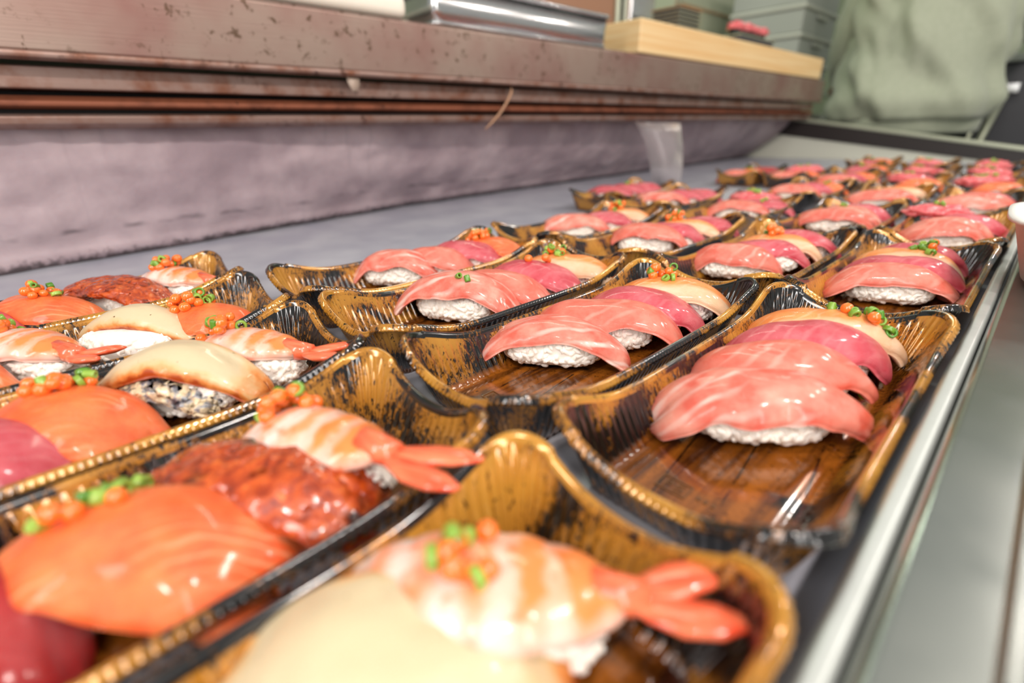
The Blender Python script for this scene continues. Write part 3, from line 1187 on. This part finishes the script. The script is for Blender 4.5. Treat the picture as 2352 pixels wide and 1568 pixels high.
# ---- fourth row
S('V2', 'chutoro', -51, 552, 26, 'frontmost')
S('V2', 'otoro', -50, 582, 26, 'second')
S('V2', 'tuna', -40, 612, 24, 'third')
S('V2', 'gunkan', -70, 640, 24, 'rearmost', scal=4)
S('V3', 'chutoro', -156, 574, 30, 'frontmost', L=88)
S('V3', 'otoro', -150, 605, 30, 'second', scal=2)
S('V3', 'tuna', -144, 634, 30, 'rearmost')
S('V4', 'chutoro', -272, 580, 24, 'frontmost', L=90)
S('V4', 'tuna', -250, 612, 26, 'second', scal=2)
S('V4', 'gunkan', -276, 642, 26, 'rearmost', scal=9, grad=13)
S('V5', 'otoro', -402, 605, 34, 'frontmost', L=92)
S('V5', 'tuna', -384, 640, 34, 'second')
S('V5', 'tuna', -372, 672, 34, 'rearmost')
S('V6', 'tuna', -520, 630, 36, 'frontmost', L=92)
S('V6', 'tuna', -508, 664, 34, 'second', scal=3)
S('V6', 'tuna', -492, 700, 34, 'rearmost')

# ---- fifth row
S('W2', 'otoro', -56, 800, 26, 'frontmost', L=92)
S('W2', 'chutoro', -50, 830, 26, 'second', L=90)
S('W2', 'tuna', -48, 860, 26, 'rearmost')
S('W3', 'chutoro', -160, 800, 34, 'frontmost', L=92)
S('W3', 'otoro', -150, 834, 32, 'second')
S('W3', 'belly', -146, 868, 32, 'rearmost')
S('W4', 'chutoro', -280, 815, 32, 'frontmost', L=90)
S('W4', 'tuna', -264, 848, 32, 'second')
S('W4', 'salmon', -252, 880, 32, 'rearmost', scal=3)

# ---- sixth and seventh rows
S('X2', 'salmon', -40, 1010, 26, 'frontmost')
S('X2', 'gunkan', -72, 1050, 26, 'second', scal=5)
S('X2', 'gunkan', -60, 1090, 26, 'rearmost', scal=4)
S('X3', 'salmon', -144, 1020, 26, 'frontmost')
S('X3', 'gunkan', -170, 1058, 26, 'second', scal=5)
S('X3', 'tuna', -160, 1094, 26, 'rearmost')
S('X4', 'chutoro', -280, 1040, 30, 'frontmost')
S('X4', 'tuna', -268, 1074, 30, 'second')
S('X4', 'salmon', -254, 1108, 30, 'rearmost')
S('X5', 'chutoro', -376, 1050, 30, 'frontmost')
S('X5', 'salmon', -352, 1090, 30, 'second')
S('X5', 'gunkan', -376, 1140, 30, 'third', scal=4)
S('X5', 'gunkan', -372, 1178, 30, 'rearmost', scal=4)
S('X6', 'chutoro', -478, 1046, 30, 'frontmost')
S('X6', 'salmon', -462, 1082, 30, 'second', scal=5)
S('X6', 'redtuna', -458, 1120, 30, 'third')
S('X6', 'redtuna', -456, 1156, 30, 'rearmost')
S('Y2', 'gunkan', -70, 1230, 26, 'frontmost', scal=5)
S('Y2', 'gunkan', -80, 1290, 26, 'rearmost', scal=5)
S('Y3', 'gunkan', -180, 1240, 26, 'frontmost', scal=5)
S('Y3', 'tuna', -170, 1285, 26, 'rearmost')
S('Y4', 'tuna', -292, 1280, 26, 'frontmost', scal=4)
S('Y4', 'salmon', -280, 1320, 26, 'rearmost')

S('Z2', 'gunkan', -84, 1450, 26, 'frontmost', scal=5)
S('Z2', 'gunkan', -90, 1520, 26, 'rearmost', scal=5)
S('Z3', 'gunkan', -205, 1480, 26, 'frontmost', scal=5)
S('Z3', 'tuna', -200, 1530, 26, 'rearmost')
S('Z4', 'tuna', -330, 1530, 26, 'frontmost', scal=4)
S('Z4', 'salmon', -318, 1575, 26, 'rearmost')

# loose scallion bits lying in trays
for (x, y, z, lab) in ((-150, -11, 5.5, 'green scallion bit lying in the nearest-row tray second from the ledge'),
                       (-216, 58, 8, 'green scallion bit stuck inside the second-row tray third from the ledge'),
                       (-24, 150, 9, 'green scallion bit on the tray wall beside the pale tuna nearest the ledge'),
                       (-115, 345, 5, 'green scallion bit in the third-row tray second from the ledge')):
    o = link('scallion_piece', SCAL[1])
    o.location = (x * MM, y * MM, z * MM)
    o.rotation_euler = (0.4, 0.3, 0.5)
    tag(o, lab, 'scallion')

# ------------------------------------------------------------------ things on the counter
ZC = 262.0
b = empty('white_cutting_board', (-700, 40, ZC))
tag(b, 'white plastic cutting board with rounded end on the counter', 'cutting board')
o = MB().box(-160, 56, -420, 288, 0.5, 30).obj('board', M['whiteboard'], b, bevel=11, seg=4)

p = empty('steel_pan', (-700, 570, ZC))
tag(p, 'shallow bright steel pan with rolled rim on the counter edge', 'pan')
pm = MB()


def pan_ring(x, y, z, r=14, n=6):
    out = []
    for (cx, cy, a0) in ((x - r, y - r, 0), (-x + r, y - r, 90), (-x + r, -y + r, 180), (x - r, -y + r, 270)):
        for k in range(n + 1):
            a = math.radians(a0 + 90 * k / n)
            out.append((cx + r * math.cos(a), cy + r * math.sin(a), z))
    return out


rings = [pan_ring(40, 185, 3), pan_ring(50, 195, 1), pan_ring(54, 199, 3), pan_ring(57, 202, 50), pan_ring(56, 201, 50), pan_ring(53, 198, 4), pan_ring(40, 185, 4)]
n = len(rings[0])
V = [q for r_ in rings for q in r_]
F = [(k * n + i, k * n + (i + 1) % n, (k + 1) * n + (i + 1) % n, (k + 1) * n + i) for k in range(len(rings) - 1) for i in range(n)]
F.append(tuple(range(n - 1, -1, -1)))
F.append(tuple((len(rings) - 1) * n + i for i in range(n)))
o = link('pan_body', mesh('pan_body', V, F, M['pan']), p)
pm = MB()
ringp = pan_ring(58.5, 203.5, 50)
pm.tube(ringp + [ringp[0], ringp[1]], 3.6, 8, cap=False)
pm.obj('rolled_rim', M['pan'], p, smooth=True)
bm_ = MB()
ringp = pan_ring(55, 200, 2.4)
bm_.tube(ringp + [ringp[0], ringp[1]], 2.2, 8, cap=False)
bm_.obj('base_fold', M['pan'], p, smooth=True)

b = empty('wooden_cutting_board', (-760, 1440, ZC))
tag(b, 'thick pale wooden cutting board on the far part of the counter', 'cutting board')
MB().box(-130, 120, -568, 560, 0.5, 62).obj('board', M['wood'], b, bevel=4, seg=3)

g = empty('black_serving_tray', (-676, 1450, ZC + 62.6))
tag(g, 'small dark tray of minced tuna rolls on the wooden cutting board', 'tray')
MB().box(-30, 30, -110, 110, 0, 14).obj('tray_body', M['stackdark'], g, bevel=4)
MB().box(-33, 33, -113, 113, 12, 15).obj('tray_rim', M['lip'], g, bevel=1.2)
for i, yy in enumerate((1374, 1424, 1474, 1524)):
    r_ = empty('gunkan_roll', (-676, yy, ZC + 77.8), 90)
    tag(r_, '%s minced tuna roll in the dark tray on the wooden board' % ('nearest', 'second', 'third', 'farthest')[i], 'sushi', 'rolls on the wooden board')
    n = 28
    V = [(24 * k * math.cos(2 * math.pi * j / n), 15 * k * math.sin(2 * math.pi * j / n), z) for (k, z) in ((1, 0.5), (1, 15)) for j in range(n)]
    F = [(j, (j + 1) % n, n + (j + 1) % n, n + j) for j in range(n)] + [tuple(range(n - 1, -1, -1)), tuple(range(n, 2 * n))]
    link('nori_band', mesh('nori', V, F, M['nori']), r_)
    v, f = ell(32, 16)
    P = []
    for q in v:
        k = 1 + 0.3 * fbm(q[0] * 2.6 + i * 5, q[1] * 2.6, q[2] * 2.6, 4)
        P.append((q[0] * 29 * k, q[1] * 21 * k, 21 + q[2] * 13 * k))
    link('minced_tuna', mesh('mince', P, f, M['mince']), r_)

# stack of dark trays
for i in range(10):
    z = ZC + 63 + i * 9.4
    s = empty('nested_tray', (-840, 1345, z))
    tag(s, 'tan-rimmed dark plastic tray topmost in the nested stack behind the wooden board' if i == 9 else 'dark plastic tray with pale rim in the nested stack behind the wooden board', 'tray', 'nested dark trays on the counter')
    MB().box(-40, 40, -56, 56, 0, 6.2).obj('tray_body', M['stackdark'], s, bevel=1)
    MB().box(-46, 46, -62, 62, 6.2, 9.2).obj('tray_rim', M['tan'] if i == 9 else M['lip'], s, bevel=0.8)

s = empty('steel_bin', (-960, 1180, ZC))
tag(s, 'tall grey steel bin with brown panel standing behind the pan', 'bin')
MB().box(-70, 40, 60, 180, 0, 420).obj('steel_side', M['pan'], s, bevel=6)
MB().box(-90, 0, -330, 40, 0, 420).obj('brown_panel', M['brownpanel'], s, bevel=4)
MB().box(0, 10, 34, 52, 0, 420).obj('pale_post', M['lip'], s, bevel=2)

# stacked lidded crates at the counter end
for i in range(4):
    z = 262 + i * 102
    s = empty('lidded_crate', (-1010, 2560, z))
    tag(s, ('bottom', 'second', 'third', 'topmost')[i] + ' grey plastic crate in the stack beyond the wooden board', 'crate', 'stacked grey crates')
    MB().box(-150, 150, -200, 210, 0, 84).obj('crate_body', M['box'], s, bevel=6)
    MB().box(-158, 158, -208, 218, 84, 101).obj('lid', M['boxlid'], s, bevel=5)
    MB().box(158, 164, -60, 70, 60, 74).obj('handle', M['boxlid'], s, bevel=2)
s = empty('crate_shelf', (-1010, 2560, -800))
tag(s, 'steel shelf unit carrying the stacked crates', 'shelf')
MB().box(-200, 200, -260, 260, 1030, 1061).obj('shelf_board', M['pan'], s, bevel=3)
MB().box(-200, 200, -260, 260, 740, 788).obj('shelf_board', M['pan'], s, bevel=3)
for (x, y) in ((-190, -272), (190, -272), (-190, 272), (190, 272)):
    MB().box(x - 12, x + 12, y - 12, y + 12, 0, 1061).obj('leg', M['pan'], s, bevel=3)

# pale cabinet behind with brown trim lines
s = empty('tall_cabinet', (-1445, 3000, -800))
tag(s, 'pale green-grey enamel cabinet with thin tan trims behind the crates', 'cabinet')
MB().box(-600, 150, -900, 500, 0, 2100).obj('cabinet_body', M['cabinet'], s, bevel=8)
for z in (1180, 1400, 1620):
    MB().box(150, 156, -900, 500, z, z + 10).obj('trim_line', M['tan'], s, bevel=1)
for y in (-880, -200, 460):
    MB().box(150, 158, y, y + 22, 0, 2100).obj('door_edge', M['lip'], s, bevel=2)

s = empty('broom', (-925, 2870, 300))
tag(s, 'brown broom pole with blue collar leaning beside the person', 'broom')
sb = MB()
sb.tube([(0, 0, 215), (20, 0, 900)], 14, 12)
sb.obj('pole', M['pole'], s, smooth=True)
sb = MB()
sb.tube([(-1, 0, 180), (0, 0, 216)], 18, 12)
sb.obj('collar', M['blue'], s, smooth=True)
sb = MB()
sb.tube([(-3, 0, 100), (-1, 0, 182)], [40, 16], 12)
sb.obj('bristles', M['boxlid'], s, smooth=True)

# low boxes seen under the counter past the case
for i, (x, y, sx_) in enumerate(((-1040, 2440, 60), (-950, 2600, 90), (-915, 2735, 100))):
    s = MB().box(-sx_, sx_, -60, 60, 0, 170).obj('storage_box', M['boxlid'], None, bevel=4)
    s.location = (x * MM, y * MM, -0.0118)
    tag(s, ('smallest', 'middle', 'widest')[i] + ' pale storage box seen through the gap under the counter', 'box', 'pale boxes under the counter')

# twine and tape hanging under the counter
tb = MB()
tb.tube([(-652, 521, 190), (-645, 515, 181), (-641, 503, 168), (-640, 486, 151), (-640, 468, 137), (-641, 452, 126)], [2.2, 2.2, 2.0, 1.9, 1.7, 1.0], 8)
o = tb.obj('twine_end', M['string'], None, smooth=True)
tag(o, 'frayed tan twine end hanging below the counter edge', 'twine')
tb = MB()
tb.add([(-646, 226, 192), (-646, 244, 192), (-643, 242, 182), (-641, 238, 175), (-642, 231, 174), (-645, 228, 182),
        (-648, 226, 192), (-648, 244, 192), (-645, 242, 182), (-643, 238, 175), (-644, 231, 174), (-647, 228, 182)],
       [(0, 1, 2, 5), (5, 2, 3, 4), (7, 6, 11, 8), (8, 11, 10, 9), (0, 5, 11, 6), (5, 4, 10, 11), (4, 3, 9, 10), (3, 2, 8, 9), (2, 1, 7, 8), (1, 0, 6, 7)])
o = tb.obj('tape_scrap', M['tape'], None, smooth=True)
tag(o, 'crumpled scrap of old tape stuck under the counter edge', 'tape')

# clear bent acrylic divider
V, F = [], []
prof = [(0, 0), (2, 40), (8, 80), (16, 110), (22, 128)]
for sgn in (0, 1.6):
    for k, (dx, z) in enumerate(prof):
        hw = 30 + 4 * k
        V += [(dx * 0.3 + sgn, -hw + dx * 1.3, z), (dx * 0.3 + sgn + 9, dx * 2.0, z + 2), (dx * 0.3 + sgn, hw + dx * 1.3, z + 4)]
m = len(prof) * 3
for k in range(len(prof) - 1):
    for j in range(2):
        a = k * 3 + j
        F.append((a, a + 1, a + 4, a + 3))
        F.append((m + a, m + a + 3, m + a + 4, m + a + 1))
edge = [0, 1, 2] + [k * 3 + 2 for k in range(1, len(prof))] + [(len(prof) - 1) * 3 + 1, (len(prof) - 1) * 3] + [k * 3 for k in range(len(prof) - 2, 0, -1)]
for k in range(len(edge)):
    a, b_ = edge[k], edge[(k + 1) % len(edge)]
    F.append((a, m + a, m + b_, b_))
o = link('acrylic_divider', mesh('acrylic_divider', V, F, M['acrylic']))
o.location = (-0.565, 0.90, 0.001)
o.rotation_euler.z = math.radians(128)
tag(o, 'bent clear acrylic divider standing behind the far left trays', 'divider')

# white foam container at the ledge
V, F = [], []
prof = [(0, 1), (30, 1), (34, 3), (44, 46), (47, 47), (47, 50), (43, 51), (40, 48), (30, 5), (0, 4.5)]
n = 48


def sq(a, r_):
    c, s_ = math.cos(a), math.sin(a)
    k = (abs(c) ** 3.4 + abs(s_) ** 3.4) ** (-1 / 3.4)
    return c * k * r_ * 1.25, s_ * k * r_


for (r_, z) in prof[1:-1]:
    for k in range(n):
        x, y = sq(2 * math.pi * k / n, r_)
        V.append((x, y, z))
kk = len(prof) - 2
for j in range(kk - 1):
    for k in range(n):
        F.append((j * n + k, j * n + (k + 1) % n, (j + 1) * n + (k + 1) % n, (j + 1) * n + k))
F.append(tuple(range(n - 1, -1, -1)))
F.append(tuple((kk - 1) * n + k for k in range(n)))
o = link('foam_tray', mesh('foam_tray', V, F, M['foam']))
o.location = (0.054, 0.372, 0.0263)
o.scale = (1.02, 1.5, 0.84)
o.rotation_euler.z = math.radians(3)
tag(o, 'white foam tray resting on the steel ledge at the frame edge', 'foam tray')

# ------------------------------------------------------------------ person behind the case
P0 = (-440, 2370)
per = empty('person', (P0[0], P0[1], -800), 212)
tag(per, 'person in a pale grey-green jacket and black trousers standing past the case end', 'person')


def loft(name, secs, mat, parent, n=64, wr=0.0, capb=True):
    """secs: (cx, cy, z, rx, ry)"""
    V, F = [], []
    for (cx, cy, z, rx_, ry_) in secs:
        for k in range(n):
            a = 2 * math.pi * k / n
            q = 1.0
            if wr:
                f1 = fbm(a * 1.9 + z * 0.006, z * 0.0035 - a * 0.9, 2.0, 2)
                f2 = math.sin(a * 7 + z * 0.02 + 3 * f1)
                q += wr * (f1 * 1.1 + 0.35 * f2)
            c, s_ = math.cos(a), math.sin(a)
            kx = math.copysign(abs(c) ** 0.85, c)
            ky = math.copysign(abs(s_) ** 0.85, s_)
            V.append((cx + rx_ * kx * q, cy + ry_ * ky * q, z))
    m = len(secs)
    for j in range(m - 1):
        for k in range(n):
            F.append((j * n + k, j * n + (k + 1) % n, (j + 1) * n + (k + 1) % n, (j + 1) * n + k))
    F.append(tuple(range(n - 1, -1, -1)))
    F.append(tuple((m - 1) * n + k for k in range(n)))
    return link(name, mesh(name, V, F, mat), parent)


# body: one continuous skinned figure
bv = [(0, 0, 930), (0, 0, 1120), (0, 0, 1330), (0, 0, 1450), (0, -10, 1520), (0, -20, 1620), (0, -15, 1690),
      (180, 0, 1400), (194, -90, 1190), (155, -215, 1092), (130, -300, 1085),
      (-190, 0, 1400), (-330, -30, 1235), (-460, -160, 1250), (-500, -230, 1265),
      (95, 0, 880), (105, -10, 480), (105, 10, 80), (105, -120, 40),
      (-95, 0, 880), (-105, -10, 480), (-105, 10, 80), (-105, -120, 40)]
be = [(0, 1), (1, 2), (2, 3), (3, 4), (4, 5), (5, 6), (3, 7), (7, 8), (8, 9), (9, 10), (3, 11), (11, 12), (12, 13), (13, 14),
      (0, 15), (15, 16), (16, 17), (17, 18), (0, 19), (19, 20), (20, 21), (21, 22)]
br = [130, 120, 130, 80, 52, 88, 80, 60, 45, 32, 28, 60, 45, 32, 28, 85, 60, 42, 36, 85, 60, 42, 36]
for sgn, wi in ((1, 10), (-1, 14)):
    wx, wy, wz = bv[wi]
    for k in range(4):
        b0 = len(bv)
        bv += [(wx - sgn * (24 - 16 * k), wy - 40, wz - 8), (wx - sgn * (26 - 17 * k), wy - 75 - (6 if k in (1, 2) else 0), wz - 24), (wx - sgn * (26 - 17 * k), wy - 90, wz - 50)]
        br += [9, 8.5, 7.5]
        be += [(wi, b0), (b0, b0 + 1), (b0 + 1, b0 + 2)]
    b0 = len(bv)
    bv += [(wx - sgn * 36, wy - 18, wz - 8), (wx - sgn * 46, wy - 50, wz - 26)]
    br += [10, 8]
    be += [(wi, b0), (b0, b0 + 1)]
me = bpy.data.meshes.new('body')
me.from_pydata([[c * MM for c in q] for q in bv], be, [])
me.materials.append(M['skin'])
bo = link('body', me, per)
sk = bo.modifiers.new('skin', 'SKIN')
sd = me.skin_vertices.new() if not me.skin_vertices else None
for i, q in enumerate(me.skin_vertices[0].data):
    q.radius = (br[i] * MM, br[i] * MM)
    q.use_root = (i == 0)
sk.use_smooth_shade = True
su = bo.modifiers.new('sub', 'SUBSURF')
su.levels = 1
su.render_levels = 2

secs = []
for k in range(34):
    t_ = k / 33
    z = 925 + t_ * 540
    bulge = 1 + 0.13 * math.exp(-((z - 985) / 55) ** 2)
    taper = 1 - 0.60 * max(0, (t_ - 0.86) / 0.14) ** 1.6
    secs.append((0, 8, z, (226 + 14 * t_) * bulge * taper, (178 + 12 * math.sin(t_ * 3)) * bulge * (0.35 + 0.65 * taper)))
loft('jacket', secs, M['jacket'], per, 128, 0.11)
loft('hem_band', [(0, 6, 880, 222, 160), (0, 6, 887, 230, 166), (0, 6, 920, 234, 170), (0, 6, 942, 236, 172)], M['jacket'], per, 96, 0.01)
for sgn in (1, -1):
    mb = MB()
    arm = [(160, 0, 1425), (185, -20, 1350), (195, -55, 1260), (192, -95, 1190), (178, -150, 1140), (160, -200, 1100), (140, -255, 1085)] if sgn > 0 else \
        [(-168, 0, 1425), (-225, -6, 1360), (-285, -18, 1290), (-335, -32, 1240), (-385, -85, 1240), (-435, -135, 1247), (-478, -190, 1258)]
    mb.tube(arm, [88, 86, 82, 78, 70, 62, 54], 24)
    V = [tuple(np.array(q) + np.array(q) * 0 + np.array([0, 0, 6 * fbm(q[0] * 0.02, q[1] * 0.02, q[2] * 0.02)])) for q in mb.v]
    link('sleeve', mesh('sleeve', V, mb.f, M['jacket']), per)
    mb = MB()
    mb.tube([(sgn * 95, 0, 905), (sgn * 100, 0, 780), (sgn * 106, -8, 480), (sgn * 106, 8, 240), (sgn * 106, 10, 60)], [122, 112, 88, 76, 74], 24)
    link('trouser_leg', mesh('trouser_leg', mb.v, mb.f, M['trousers']), per)
    mb = MB()
    mb.ellipsoid((sgn * 105, -60, 42), (52, 132, 42), 16, 10)
    link('shoe', mesh('shoe', mb.v, mb.f, M['dark']), per)
hd = MB()
hd.ellipsoid((0, -2, 1672), (92, 104, 92), 24, 14)
link('hair', mesh('hair', hd.v, hd.f, M['hair']), per)
fc = MB()
fc.ellipsoid((0, -34, 1628), (72, 74, 100), 24, 14)
fc.ellipsoid((0, -108, 1618), (13, 16, 22), 10, 8)
for sgn in (1, -1):
    fc.ellipsoid((sgn * 80, -10, 1625), (10, 20, 32), 10, 8)
fc.ellipsoid((0, -100, 1578), (26, 8, 7), 10, 6)
link('face', mesh('face', fc.v, fc.f, M['skin']), per)
ey = MB()
for sgn in (1, -1):
    ey.ellipsoid((sgn * 30, -98, 1642), (13, 8, 6), 10, 6)
link('eyes', mesh('eyes', ey.v, ey.f, M['hair']), per)

# dark equipment and steel bracket to the right of the person
s = empty('folding_stand', (-235, 2780, -800))
tag(s, 'steel folding stand with bright bracket beside the person', 'stand')
MB().box(-60, 70, -20, 20, 1010, 1050).obj('bracket_bar', M['pan'], s, bevel=6)
sb = MB()
sb.tube([(-10, 0, 1015), (-70, 0, 700), (-150, 0, 0)], 14, 10)
sb.obj('leg', M['lip'], s, smooth=True)
sb = MB()
sb.tube([(30, 0, 1015), (-20, 0, 700), (-60, 0, 0)], 14, 10)
sb.obj('leg', M['lip'], s, smooth=True)
s = empty('dark_machine', (150, 3100, -800))
tag(s, 'dark grey kitchen machine in the shade beyond the person', 'machine')
MB().box(-500, 700, -200, 400, 0, 1130).obj('machine_body', M['stackdark'], s, bevel=10)
MB().box(-520, 720, -220, 420, 1130, 1160).obj('machine_top', M['box'], s, bevel=6)
